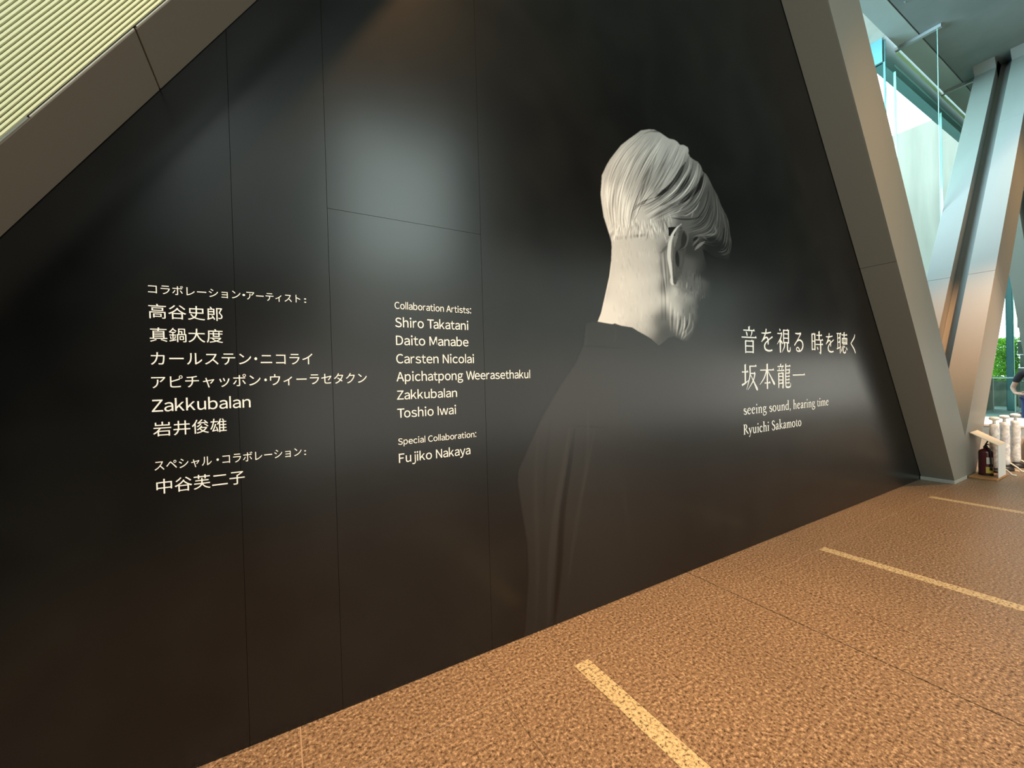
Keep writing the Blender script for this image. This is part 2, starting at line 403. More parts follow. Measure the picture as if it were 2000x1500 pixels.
def place_text(bm, t, x0, x1, zb, em, dx=0):
    """lay the flat letters of t from wall x0 to x1 on baseline zb at em size"""
    me = text_mesh(t); b = bounds(me); n0 = len(bm.verts); bm.from_mesh(me); bpy.data.meshes.remove(me)
    bm.verts.ensure_lookup_table()
    for v in list(bm.verts)[n0:]:
        v.co = Vector((x0 + (v.co.x - b[0]) / (b[1] - b[0]) * (x1 - x0), YT, zb + v.co.y * em))
def text_line(parent, Z, segs, g, top, bot, gx):
    """segs: (text, left, right) in zoom px; g: reference glyph with its top/bottom at gx; each word is a part"""
    lat = g.isascii()
    bb = latin_b(g) if lat else glyph_b(g); zt = Z(gx, top)[1]; zb = Z(gx, bot)[1]
    e = (zt - zb) / (bb[3] - bb[2]); base = zb - bb[2] * e
    ymid = (top + bot) / 2
    for t, a, b in segs:
        xa, xb = Z(a, ymid)[0], Z(b, ymid)[0]
        if t.isascii() and t != ':': latin(parent, t, xa, xb, base, e); continue
        bm = bmesh.new(); place_text(bm, t, xa, xb, base, e)
        me = bpy.data.meshes.new('word'); bm.to_mesh(me); bm.free(); link('word', me, M['ink'], parent)
# grotesque latin letters: full-width forms of the font set on proportional widths, plain bars for l and I
LB = {}
def latin_b(ch):
    if ch == 'l': return (0, .092, 0, latin_b('b')[3])
    if ch == 'I': return (0, .098, 0, latin_b('D')[3])
    if ch not in LB:
        me = text_mesh(chr(ord(ch) + 0xFEE0)); LB[ch] = bounds(me); bpy.data.meshes.remove(me)
    return LB[ch]
NARROW = dict(r=.78, t=.74, a=.98, s=1.0, j=.85)
SIDE = dict(j=.02, a=.045, o=.045, e=.045, c=.045, s=.04, t=.02, r=.06, w=.015, y=.01, A=.01, T=.01, W=.01, C=.05, S=.05, k=.05, g=.045, p=.065, b=.065, F=.06, Z=.03)
def latin(parent, t, x0, x1, base, e):
    pos, x = [], 0
    for i, ch in enumerate(t):
        if ch == ' ': x += .29; pos.append(None); continue
        b = latin_b(ch); wd = (b[1] - b[0]) * NARROW.get(ch, 1); sd = SIDE.get(ch, .07)
        x += sd * (i > 0); pos.append((x, wd)); x += wd + sd
        if i + 1 < len(t) and ch + t[i + 1] in ('Ta', 'To', 'We'): x -= .08
    last = pos[-1][0] + pos[-1][1]; kx = (x1 - x0) / last
    bm = bmesh.new()
    def flush(bm):
        me = bpy.data.meshes.new('word'); bm.to_mesh(me); bm.free(); link('word', me, M['ink'], parent)
    for ch, p in zip(t, pos):
        if p is None: flush(bm); bm = bmesh.new(); continue
        px, wd = p; b = latin_b(ch); X = lambda u: x0 + (px + u * wd) * kx
        if ch in 'lI':
            bm.faces.new([bm.verts.new((X(u), YT, base + vv * b[3] * e)) for u, vv in ((0, 0), (1, 0), (1, 1), (0, 1))]); continue
        me = text_mesh(chr(ord(ch) + 0xFEE0), .005); n0 = len(bm.verts); bm.from_mesh(me); bpy.data.meshes.remove(me); bm.verts.ensure_lookup_table()
        for v in list(bm.verts)[n0:]:
            v.co = Vector((X((v.co.x - b[0]) / (b[1] - b[0])), YT, base + v.co.y * e))
    flush(bm)
ZJ = zoomed(260, 520, 3.26); ZE = zoomed(740, 560, 4.167); ZT = zoomed(1420, 620, 5.768)
jp = empty('credit_lettering'); tag(jp, 'white Japanese list of names on the left of the black wall', 'lettering')
text_line(jp, ZJ, [('コラボレーション', 95, 682), ('・', 695, 712), ('アーティスト', 720, 1062), (':', 1086, 1100)], 'コ', 123, 171, 125)
text_line(jp, ZJ, [('高谷史郎', 98, 568)], '高', 240, 333, 155)
text_line(jp, ZJ, [('真鍋大度', 106, 572)], '真', 390, 481, 160)
text_line(jp, ZJ, [('カールステン', 112, 752), ('・', 772, 790), ('ニコライ', 812, 1142)], 'カ', 548, 627, 155)
text_line(jp, ZJ, [('アピチャッポン', 116, 812), ('・', 836, 852), ('ウィーラセタクン', 872, 1488)], 'ア', 705, 776, 160)
text_line(jp, ZJ, [('Zakkubalan', 119, 748)], 'Z', 850, 926, 155)
text_line(jp, ZJ, [('岩井俊雄', 127, 596)], '岩', 990, 1082, 180)
text_line(jp, ZJ, [('スペシャル', 136, 502), ('・', 532, 548), ('コラボレーション', 570, 1075), (':', 1092, 1104)], 'ス', 1243, 1298, 170)
text_line(jp, ZJ, [('中谷芙二子', 148, 713)], '中', 1355, 1449, 182)
en = empty('credit_lettering'); tag(en, 'white English list of names, middle of the black wall', 'lettering')
for t, a, b, g, gt, gb, gx in [
    ('Collaboration Artists:', 128, 748, 'C', 124, 181, 150), ('Shiro Takatani', 132, 726, 'S', 252, 330, 155),
    ('Daito Manabe', 139, 727, 'D', 399, 474, 160), ('Carsten Nicolai', 141, 773, 'C', 548, 624, 165),
    ('Apichatpong Weerasethakul', 143, 1230, 'A', 695, 770, 170), ('Zakkubalan', 147, 635, 'Z', 846, 918, 170),
    ('Toshio Iwai', 150, 628, 'T', 992, 1066, 180), ('Special Collaboration:', 156, 793, 'S', 1234, 1286, 175),
    ('Fujiko Nakaya', 163, 745, 'F', 1358, 1431, 185)]:
    text_line(en, ZE, [(t, a, b)], g, gt, gb, gx)

# brush lettering for the mincho / old-style title: strokes given on a 100 x 100 body, y down
def cr(pts, n=7):
    """Catmull-Rom through pts (tuples of any length)"""
    if len(pts) < 3: return [tuple(p) for p in pts]
    P = [np.array(p, float) for p in pts]; P = [2 * P[0] - P[1]] + P + [2 * P[-1] - P[-2]]; out = []
    for i in range(1, len(P) - 2):
        for k in range(n):
            t = k / n
            out.append(.5 * (2 * P[i] + (P[i + 1] - P[i - 1]) * t + (2 * P[i - 1] - 5 * P[i] + 4 * P[i + 1] - P[i + 2]) * t * t + (3 * P[i] - P[i - 1] - 3 * P[i + 1] + P[i + 2]) * t ** 3))
    out.append(P[-2]); return [tuple(p) for p in out]
def stroke(quads, pts):
    """pts: (x, y, width); ribbon with mitred ends"""
    pts = cr(pts); L, Rr = [], []
    for i, (x, y, wd) in enumerate(pts):
        x0, y0, _ = pts[max(i - 1, 0)]; x1, y1, _ = pts[min(i + 1, len(pts) - 1)]
        l = math.hypot(x1 - x0, y1 - y0) or 1; nx_, ny_ = -(y1 - y0) / l, (x1 - x0) / l
        L.append((x + nx_ * wd / 2, y + ny_ * wd / 2)); Rr.append((x - nx_ * wd / 2, y - ny_ * wd / 2))
    for i in range(len(pts) - 1): quads.append((L[i], L[i + 1], Rr[i + 1], Rr[i]))
HW, VW = 4.2, 8.0
def h(x0, x1, y, y1=None):      # thin level stroke ending in a small triangle
    q = []; y1 = y if y1 is None else y1
    q.append(((x0, y - HW / 2), (x0, y + HW / 2), (x1, y1 + HW / 2), (x1, y1 - HW / 2)))
    q.append(((x1 - 9, y1 - HW / 2), (x1 - 3, y1 - 6.5), (x1 + 2, y1 + HW / 2), (x1 - 8, y1 + HW / 2)))
    return q
def v(x, y0, y1, w_=None):
    w_ = w_ or VW
    return [((x - w_ / 2, y0 + 1), (x + w_ / 2 + 2, y0 - 2), (x + w_ / 2, y1), (x - w_ / 2, y1))]
def c(*pts):
    q = []; stroke(q, pts); return q
def boxg(x0, x1, y0, y1, mids=()):
    q = v(x0, y0, y1 + 4, 6) + v(x1, y0, y1 + 4, 7) + h(x0, x1 - 2, y0 + 2)
    for y in list(mids) + [y1]: q += [((x0, y - HW / 2), (x0, y + HW / 2), (x1, y + HW / 2), (x1, y - HW / 2))]
    return q
def sweepl(x0, y0, x1, y1, b=0): return c((x0, y0, 7.5), ((x0 + x1) / 2 + b + 4, (y0 + y1) / 2 - 2, 6), (x1, y1, 1.5))
def sweepr(x0, y0, x1, y1): return c((x0, y0, 3), ((x0 + x1) / 2, (y0 + y1) / 2 + 3, 7), (x1 - 5, y1, 11), (x1, y1 - 1, 2))
def dot(x, y, dx=5, dy=8): return c((x - dx / 2, y - dy / 2, 2), (x, y, 7), (x + dx / 2, y + dy / 2, 6))
def hook(x, y0, y1, hx=-9): return v(x, y0, y1 - 2) + c((x, y1 - 6, 8), (x - 1, y1, 7), (x + hx, y1 - 5, 2))
GL = {
 '音': v(50, 3, 16) + h(16, 84, 17) + c((32, 22, 3), (36, 28, 7), (39, 37, 5)) + c((68, 20, 7), (65, 30, 5), (59, 39, 3)) + h(5, 95, 42) + boxg(27, 73, 53, 94, (73,)),
 'を': c((18, 22, 4), (45, 22, 6), (76, 17, 5)) + c((47, 4, 6), (44, 18, 6), (34, 38, 6), (18, 58, 4)) + c((26, 52, 4), (42, 40, 6), (54, 42, 7), (57, 56, 7), (57, 68, 6)) + c((85, 35, 6), (62, 48, 5), (42, 62, 6), (35, 76, 8), (42, 89, 8), (62, 94, 7), (82, 91, 6)),
 '視': dot(26, 9) + h(8, 40, 24) + c((38, 25, 6), (28, 44, 6), (5, 66, 2)) + v(26, 44, 98) + c((30, 50, 4), (38, 58, 7), (42, 64, 5)) + boxg(50, 84, 8, 58, (24, 41)) + sweepl(57, 60, 36, 97, 3) + c((76, 60, 8), (76, 82, 8), (79, 91, 7), (93, 91, 6), (96, 76, 3)),
 'る': c((26, 12, 5), (50, 13, 7), (70, 9, 6)) + c((70, 10, 7), (48, 36, 5), (18, 68, 6)) + c((18, 66, 5), (38, 48, 6), (60, 42, 7), (80, 52, 8), (83, 72, 8), (68, 90, 7), (46, 95, 5)) + c((50, 94, 6), (36, 91, 6), (32, 82, 5), (42, 76, 5), (52, 82, 6), (57, 93, 6)),
 '時': boxg(9, 31, 14, 80, (46,)) + v(66, 3, 42) + h(45, 89, 20) + h(39, 97, 40) + h(39, 96, 59) + hook(77, 42, 97, -12) + dot(52, 75, 8, 12),
 '聴': h(2, 42, 9) + v(10, 9, 80, 5) + v(31, 9, 98, 6) + h(10, 30, 29) + h(10, 30, 48) + c((1, 78, 5), (18, 74, 5), (40, 67, 2)) + v(68, 2, 27) + h(46, 96, 14) + boxg(51, 92, 28, 49) + v(64, 28, 50, 5) + v(78, 28, 50, 5) + c((49, 68, 2), (46, 80, 6), (42, 90, 5)) + c((58, 62, 7), (58, 84, 7), (62, 94, 7), (78, 94, 6), (81, 82, 3)) + dot(69, 67, 7, 9) + dot(90, 76, 8, 14) + c((54, 55, 5), (75, 55, 4), (97, 55, 4)),
 'く': c((72, 3, 4), (64, 20, 8), (30, 48, 6), (30, 52, 6), (60, 76, 8), (76, 98, 6)),
 '坂': h(3, 40, 34) + v(22, 8, 76) + c((1, 80, 7), (20, 74, 6), (42, 64, 2)) + h(48, 92, 14) + c((52, 14, 8), (50, 50, 7), (28, 97, 2)) + h(52, 84, 40) + c((82, 41, 7), (70, 66, 6), (36, 98, 2)) + sweepr(54, 44, 98, 96),
 '本': v(50, 3, 98) + h(6, 94, 26) + c((47, 27, 6), (30, 56, 6), (3, 80, 2)) + sweepr(53, 28, 99, 78) + h(32, 69, 75),
 '龍': v(27, 3, 12, 6) + h(6, 48, 13) + c((16, 17, 3), (19, 25, 6)) + c((38, 16, 5), (34, 27, 4)) + h(3, 51, 29) + boxg(12, 42, 38, 66, (52,)) + v(12, 38, 97, 6) + hook(42, 38, 97, -8) + h(12, 40, 79) + v(62, 3, 38, 6) + h(62, 96, 12) + h(60, 92, 27) + v(88, 27, 42, 6) + h(60, 90, 40) + c((61, 40, 7), (61, 84, 7), (66, 95, 7), (92, 94, 6), (96, 80, 3)) + h(62, 90, 53) + h(62, 88, 66) + h(62, 88, 79),
 '一': h(6, 94, 50),
 # old-style roman, baseline y=75, x-height 33, ascender 3, descender 97; width = advance
 's': c((31, 44, 4), (24, 36, 5), (13, 38, 7), (12, 48, 9), (23, 54, 9), (32, 62, 9), (29, 73, 7), (17, 75, 5), (8, 66, 4)),
 'e': c((8, 52, 3), (22, 50, 3), (33, 48, 4)) + c((34, 50, 6), (31, 38, 7), (22, 34, 5), (11, 41, 8), (7, 56, 9), (13, 70, 8), (24, 75, 6), (36, 66, 3)),
 'i': v(12, 36, 75, 8) + c((4, 75, 3), (20, 75, 3)) + c((4, 38, 3), (10, 36, 5)) + [((7, 12), (16, 9), (18, 19), (9, 21))],
 'n': v(12, 36, 75, 8) + c((4, 75, 3), (20, 75, 3)) + c((4, 38, 3), (10, 36, 5)) + c((14, 44, 3), (24, 35, 5), (33, 38, 8), (35, 50, 8), (35, 75, 8)) + c((28, 75, 3), (43, 75, 3)),
 'g': c((20, 34, 5), (10, 40, 7), (10, 51, 7), (20, 57, 5), (30, 51, 7), (30, 40, 7), (20, 34, 5)) + c((28, 38, 4), (40, 35, 6)) + c((14, 56, 3), (9, 63, 5), (20, 70, 7), (34, 74, 8), (38, 84, 7), (24, 95, 5), (8, 92, 6), (6, 82, 5), (14, 73, 4)),
 'o': c((22, 34, 5), (11, 40, 8), (7, 55, 9), (12, 70, 8), (22, 76, 5), (33, 70, 8), (38, 55, 9), (33, 40, 8), (22, 34, 5)),
 'u': c((4, 36, 3), (12, 35, 5)) + c((12, 35, 8), (12, 64, 8), (19, 75, 7), (28, 72, 4), (33, 66, 3)) + v(34, 36, 75, 8) + c((28, 36, 3), (34, 35, 4)) + c((36, 75, 4), (43, 73, 3)),
 'd': c((33, 40, 4), (22, 34, 5), (11, 41, 8), (7, 56, 9), (13, 71, 8), (23, 75, 5), (33, 67, 3)) + v(34, 4, 75, 8) + c((26, 6, 3), (34, 4, 4)) + c((36, 75, 4), (44, 73, 3)),
 ',': c((8, 68, 8), (11, 76, 7), (5, 88, 2)),
 'h': v(12, 4, 75, 8) + c((4, 6, 3), (11, 4, 4)) + c((4, 75, 3), (20, 75, 3)) + c((14, 44, 3), (24, 35, 5), (33, 38, 8), (35, 50, 8), (35, 75, 8)) + c((28, 75, 3), (43, 75, 3)),
 'a': c((9, 45, 7), (13, 36, 5), (22, 34, 6), (28, 40, 8), (28, 66, 8), (36, 75, 4)) + c((27, 50, 3), (14, 56, 6), (8, 66, 8), (15, 75, 7), (27, 67, 3)),
 'r': v(12, 36, 75, 8) + c((4, 75, 3), (21, 75, 3)) + c((4, 38, 3), (10, 36, 5)) + c((14, 46, 3), (21, 35, 5), (29, 39, 8)),
 't': c((13, 24, 4), (13, 64, 8), (19, 75, 6), (28, 71, 3)) + c((4, 36, 3), (26, 36, 4)),
 'm': v(12, 36, 75, 8) + c((4, 75, 3), (20, 75, 3)) + c((4, 38, 3), (10, 36, 5)) + c((14, 44, 3), (23, 35, 5), (31, 38, 8), (33, 50, 8), (33, 75, 8)) + c((26, 75, 3), (40, 75, 3)) + c((35, 44, 3), (44, 35, 5), (52, 38, 8), (54, 50, 8), (54, 75, 8)) + c((47, 75, 3), (62, 75, 3)),
 'R': v(14, 10, 75, 9) + c((4, 10, 3), (14, 9, 3)) + c((5, 75, 3), (24, 75, 3)) + c((14, 10, 3), (30, 11, 6), (37, 24, 9), (30, 38, 6), (15, 41, 3)) + c((26, 41, 5), (38, 60, 9), (52, 75, 5)),
 'y': c((5, 36, 3), (17, 36, 3)) + c((11, 37, 9), (18, 56, 9), (24, 72, 8)) + c((36, 37, 4), (26, 66, 4), (16, 92, 5), (8, 95, 7)) + c((29, 36, 3), (41, 36, 3)),
 'c': c((33, 44, 7), (25, 35, 5), (13, 39, 8), (7, 55, 9), (12, 69, 9), (24, 75, 6), (34, 67, 3)),
 'S': c((38, 22, 4), (30, 10, 5), (16, 11, 7), (11, 24, 9), (20, 36, 10), (34, 46, 10), (38, 62, 9), (28, 75, 7), (14, 74, 5), (7, 60, 3)),
 'k': v(12, 4, 75, 8) + c((4, 6, 3), (11, 4, 4)) + c((4, 75, 3), (20, 75, 3)) + c((14, 58, 3), (24, 46, 4), (34, 37, 4)) + c((20, 52, 4), (30, 65, 8), (42, 75, 5)) + c((26, 36, 3), (40, 36, 3)),
}
ADV = dict(s=37, e=40, i=23, n=45, g=41, o=45, u=46, d=47, h=46, a=39, r=31, t=29, m=65, R=50, y=41, c=38, S=45, k=44)
ADV[','] = 18; ADV[' '] = 22
def glyph_line(parent, items):
    """items: (char, x0, x1, ztop, zbottom) boxes on the wall; the 100-body is mapped to the box"""
    vs, fs = [], []
    def flush():
        if not vs: return
        me = bpy.data.meshes.new('word'); me.from_pydata(vs, [], fs); me.validate(); link('word', me, M['ink'], parent)
    for it in items:
        if it is None:
            flush(); vs, fs = [], []; continue
        ch, x0, x1, zt, zb, bw = it
        for k_, q in enumerate(GL[ch]):
            n0 = len(vs)
            for (x, y) in q: vs.append((x0 + x / bw * (x1 - x0), YT - k_ * 4e-6, zt + y / 100 * (zb - zt)))
            fs.append((n0, n0 + 1, n0 + 2, n0 + 3))
    flush()
ti = empty('title_lettering'); tag(ti, 'white exhibition title in thin brush lettering, beside the slanted column', 'lettering')
def cjk(chars):
    it = []
    for ch, a, b, t, bo in chars:
        xa, zt = ZT(a, t); xb, _ = ZT(b, t); _, zb = ZT((a + b) / 2, bo); zt = ZT((a + b) / 2, t)[1]
        it += [(ch, xa, xb, zt, zb, 100), None]
    return it
glyph_line(ti, cjk([('音', 150, 335, 92, 408), ('を', 350, 535, 118, 392), ('視', 550, 712, 115, 402), ('る', 728, 872, 152, 396),
                    ('時', 940, 1080, 148, 412), ('を', 1088, 1216, 168, 402), ('聴', 1230, 1354, 162, 410), ('く', 1362, 1466, 182, 408)]))
glyph_line(ti, cjk([('坂', 158, 342, 505, 822), ('本', 358, 534, 515, 812), ('龍', 556, 716, 515, 800), ('一', 726, 880, 505, 790)]))
def roman(t, xs, xe, refs):
    """t from zoom x xs to xe; refs = (x, y of ascender top, y of descender foot) at both ends"""
    X0, _ = ZT(xs, refs[0][1]); X1, _ = ZT(xe, refs[1][1]); tot = sum(ADV[k_] for k_ in t); it = []; x = 0
    zt = (ZT(refs[0][0], refs[0][1])[1] + ZT(refs[1][0], refs[1][1])[1]) / 2; zb = (ZT(refs[0][0], refs[0][2])[1] + ZT(refs[1][0], refs[1][2])[1]) / 2
    for k_ in t:
        if k_ == ' ': it.append(None)
        else: it.append((k_, X0 + x / tot * (X1 - X0), X0 + (x + ADV[k_]) / tot * (X1 - X0), zt, zb, ADV[k_]))
        x += ADV[k_]
    return it
#           baseline/ascender measured at the two ends of each line
glyph_line(ti, roman('seeing sound, hearing time', 175, 1142, ((200, 965, 1130), (1100, 893, 1028))))
glyph_line(ti, roman('Ryuichi Sakamoto', 176, 836, ((200, 1178, 1348), (800, 1128, 1268))))

# ------------------------------------------------------------------ printed portrait (flat ink on the wall)
rng = np.random.default_rng(5)
class Canvas:
    def __init__(c, x0, y0, x1, y1, k):
        c.x0, c.y0, c.k = x0, y0, k; c.w, c.h = int((x1 - x0) * k), int((y1 - y0) * k)
        c.v = np.zeros((c.h, c.w)); c.a = np.zeros((c.h, c.w))
        c.Y, c.X = np.mgrid[0:c.h, 0:c.w]; c.X = c.X / k + x0; c.Y = c.Y / k + y0
    def inside(c, poly):
        P = np.array(poly); m = np.zeros((c.h, c.w), bool)
        for i in range(len(P)):
            (xa, ya), (xb, yb) = P[i], P[(i + 1) % len(P)]
            if ya == yb: continue
            cr_ = (ya > c.Y) != (yb > c.Y)
            m ^= cr_ & (c.X < (xb - xa) * (c.Y - ya) / (yb - ya) + xa)
        return m
    def blur(c, a, r):
        r = r * c.k; n = int(3 * r) + 1; g = np.exp(-np.arange(-n, n + 1) ** 2 / (2 * r * r)); g /= g.sum()
        for ax in (0, 1):
            p = np.pad(a, [(n, n) if i == ax else (0, 0) for i in (0, 1)], mode='edge'); o = np.zeros_like(a)
            for j, w_ in enumerate(g): o += w_ * (p[j:j + a.shape[0], :] if ax == 0 else p[:, j:j + a.shape[1]])
            a = o
        return a
    def field(c, pts, s):
        num = np.zeros((c.h, c.w)); den = np.full((c.h, c.w), 1e-9)
        for x, y, v_ in pts:
            d2 = (c.X - x) ** 2 + (c.Y - y) ** 2; w_ = np.exp(-d2 / (2 * s * s)) + 1e-4 / (1 + d2 / (s * s)); num += w_ * v_; den += w_
        return num / den
    def stroke(c, pts, wd, val, op, taper=True, soft=.5, rel=False):
        p = np.array(cr([tuple(q) for q in pts], 10)); seg = np.hypot(*np.diff(p, axis=0).T); L = np.concatenate([[0], np.cumsum(seg)])
        n = max(2, int(L[-1] * c.k / max(.7, wd * c.k * .3))); t = np.linspace(0, L[-1], n); x = (np.interp(t, L, p[:, 0]) - c.x0) * c.k; y = (np.interp(t, L, p[:, 1]) - c.y0) * c.k
        u = t / L[-1]; rad = wd * c.k / 2 * (np.sin(np.pi * np.clip(u, .03, .97)) ** .6 if taper else np.ones(n)); so = soft * c.k
        m = int(rad.max() + so * 2) + 2; xa, xb = max(0, int(x.min()) - m), min(c.w, int(x.max()) + m + 1); ya, yb = max(0, int(y.min()) - m), min(c.h, int(y.max()) + m + 1)
        if xa >= xb or ya >= yb: return
        cov = np.zeros((yb - ya, xb - xa))
        for i in range(n):
            q = int(rad[i] + so * 2) + 1; ix, iy = int(x[i]), int(y[i])
            a0, a1, b0, b1 = max(xa, ix - q), min(xb, ix + q + 2), max(ya, iy - q), min(yb, iy + q + 2)
            if a0 >= a1 or b0 >= b1: continue
            d = np.hypot(np.arange(a0, a1)[None, :] - x[i], np.arange(b0, b1)[:, None] - y[i])
            s_ = np.clip((rad[i] + so - d) / (2 * so), 0, 1); r_ = cov[b0 - ya:b1 - ya, a0 - xa:a1 - xa]; np.maximum(r_, s_, out=r_)
        V = c.v[ya:yb, xa:xb]; cov *= op
        if rel: V += cov * val
        else: V += cov * (val - V)
def guides(gs, u):
    i = min(int(u * (len(gs) - 1)), len(gs) - 2); f = u * (len(gs) - 1) - i
    return np.array(gs[i], float) * (1 - f) + np.array(gs[i + 1], float) * f
def strands(c, gs, n, amp, wd=(.7, 1.8), op=.5, span=(.25, .8), bias=0):
    for _ in range(n):
        g = np.array(cr([tuple(q) for q in guides(gs, rng.random())], 8)); a = rng.random() * (1 - span[0]); b = min(1, a + rng.uniform(*span))
        ia, ib = int(a * (len(g) - 1)), max(int(b * (len(g) - 1)), int(a * (len(g) - 1)) + 3)
        q = g[ia:ib + 1][::3] + rng.normal(0, .7, 2)
        if len(q) < 2: continue
        c.stroke(q, rng.uniform(*wd), rng.normal(bias, amp), op, soft=.45, rel=True)

C1 = Canvas(1158, 244, 1440, 690, 2)
head_o = [(1191, 461), (1185.6, 444), (1179, 423), (1175, 397), (1173, 378.7), (1174.4, 362.7), (1175.5, 342.4), (1184.5, 323), (1192, 310.4), (1202.7, 296.5), (1213, 283.7), (1228, 272), (1240, 263.5),
 (1251.7, 255), (1266.7, 252.8), (1277, 253.3), (1288, 258), (1298.7, 265.6), (1307, 271), (1316, 272.8), (1322.7, 277), (1328, 283.5), (1335.5, 283.5), (1343, 287.7), (1345, 294), (1344, 299.5), (1348, 307), (1354.7, 312), (1363, 316.5),
 (1368.5, 324), (1372.8, 335.7), (1379, 340), (1383.5, 347.5), (1392, 365.6), (1401.6, 382.7), (1408, 400.8), (1417.6, 419), (1423, 433), (1425, 452.5), (1428.3, 470.7), (1428, 484.5), (1424, 502.7), (1420.8, 508), (1402.7, 503.7), (1386.7, 497), (1379, 489), (1372, 486),
 (1376, 505), (1383, 530), (1389, 552), (1386, 584), (1376.7, 602), (1362, 625), (1352, 652), (1343, 668), (1330, 664), (1318, 656), (1305, 660), (1296, 668), (1287, 675), (1279.5, 669), (1273, 662.5), (1261, 655), (1247.5, 647.6), (1234.7, 639.6), (1213, 636), (1200.5, 631.6), (1196, 633), (1181, 630.5), (1167.5, 628),
 (1174, 611), (1182.4, 574), (1190, 539), (1193.6, 510), (1194.7, 482), (1194, 472)]
mask = C1.inside(head_o)
C1.a = C1.blur(mask.astype(float), .5)
soft = C1.blur(mask.astype(float), 5)          # the shadow side melts into the black ground
side = np.clip((C1.X - 1290) / 50, 0, 1) * np.clip((C1.Y - 495) / 25, 0, 1)
C1.a = C1.a * (1 - side) + np.clip(soft * 1.5 - .5, 0, 1) * side
C1.v = C1.field([(1180, 380, .86), (1200, 400, .82), (1200, 330, .74), (1190, 440, .85), (1230, 290, .74), (1230, 350, .73), (1235, 420, .82), (1265, 262, .66), (1270, 300, .71), (1270, 350, .64), (1265, 400, .74), (1300, 290, .70), (1300, 340, .64),
 (1300, 380, .55), (1320, 300, .69), (1330, 320, .58), (1335, 345, .42), (1345, 330, .48), (1320, 390, .48), (1350, 370, .42), (1355, 340, .52), (1370, 350, .40), (1360, 400, .35), (1380, 380, .35), (1390, 420, .34), (1400, 450, .33), (1415, 460, .31),
 (1420, 490, .24), (1400, 490, .17), (1370, 440, .36), (1345, 430, .42), (1300, 420, .62), (1260, 440, .79), (1220, 460, .80), (1345, 410, .38), (1330, 400, .48), (1385, 475, .2), (1370, 465, .33),
 (1210, 500, .82), (1240, 500, .80), (1270, 480, .77), (1283, 470, .72), (1275, 500, .80), (1285, 522, .78), (1276, 575, .82), (1286, 590, .80), (1298, 485, .5), (1220, 560, .86), (1190, 620, .90), (1240, 600, .85), (1260, 635, .80), (1280, 550, .83), (1281, 600, .85), (1270, 650, .68), (1284, 664, .33), (1290, 630, .42),
 (1298, 560, .46), (1297, 610, .34), (1301, 648, .29), (1292, 660, .29), (1310, 655, .3), (1298, 520, .50), (1312, 570, .80), (1320, 600, .74), (1308, 600, .84), (1335, 585, .62), (1345, 600, .42), (1350, 560, .40), (1365, 560, .38), (1380, 570, .24), (1325, 635, .55), (1345, 640, .34),
 (1335, 530, .38), (1350, 520, .38), (1370, 520, .28), (1382, 530, .18), (1360, 490, .28), (1340, 560, .42), (1376, 600, .18)], 9)
fb_, fs_ = C1.blur(C1.v, 9), C1.blur(C1.v, 2.5); wq = np.clip((C1.X - 1270) / 25, 0, 1); C1.v = fb_ * (1 - wq) + fs_ * wq
GA = [[(1250, 258), (1205, 300), (1182, 345), (1179, 390), (1190, 450)], [(1268, 262), (1235, 300), (1210, 350), (1200, 400), (1203, 455)], [(1290, 266), (1262, 310), (1238, 360), (1224, 410), (1222, 460)],
      [(1312, 274), (1290, 320), (1262, 370), (1243, 410), (1232, 455)], [(1330, 286), (1314, 325), (1290, 365), (1262, 392), (1240, 418)]]
GB_ = [[(1343, 292), (1330, 325), (1308, 362), (1280, 388), (1245, 405)], [(1350, 310), (1345, 335), (1325, 370), (1290, 398), (1255, 420)], [(1366, 322), (1358, 355), (1335, 388), (1300, 410), (1265, 430)], [(1382, 348), (1372, 385), (1350, 415), (1320, 425), (1290, 434)]]
GC = [[(1383, 350), (1378, 395), (1360, 425), (1335, 438)], [(1395, 372), (1398, 420), (1385, 452), (1348, 462)], [(1408, 402), (1415, 445), (1405, 480), (1372, 474)], [(1420, 425), (1427, 465), (1424, 495), (1402, 502)]]
st_ = C1.stroke
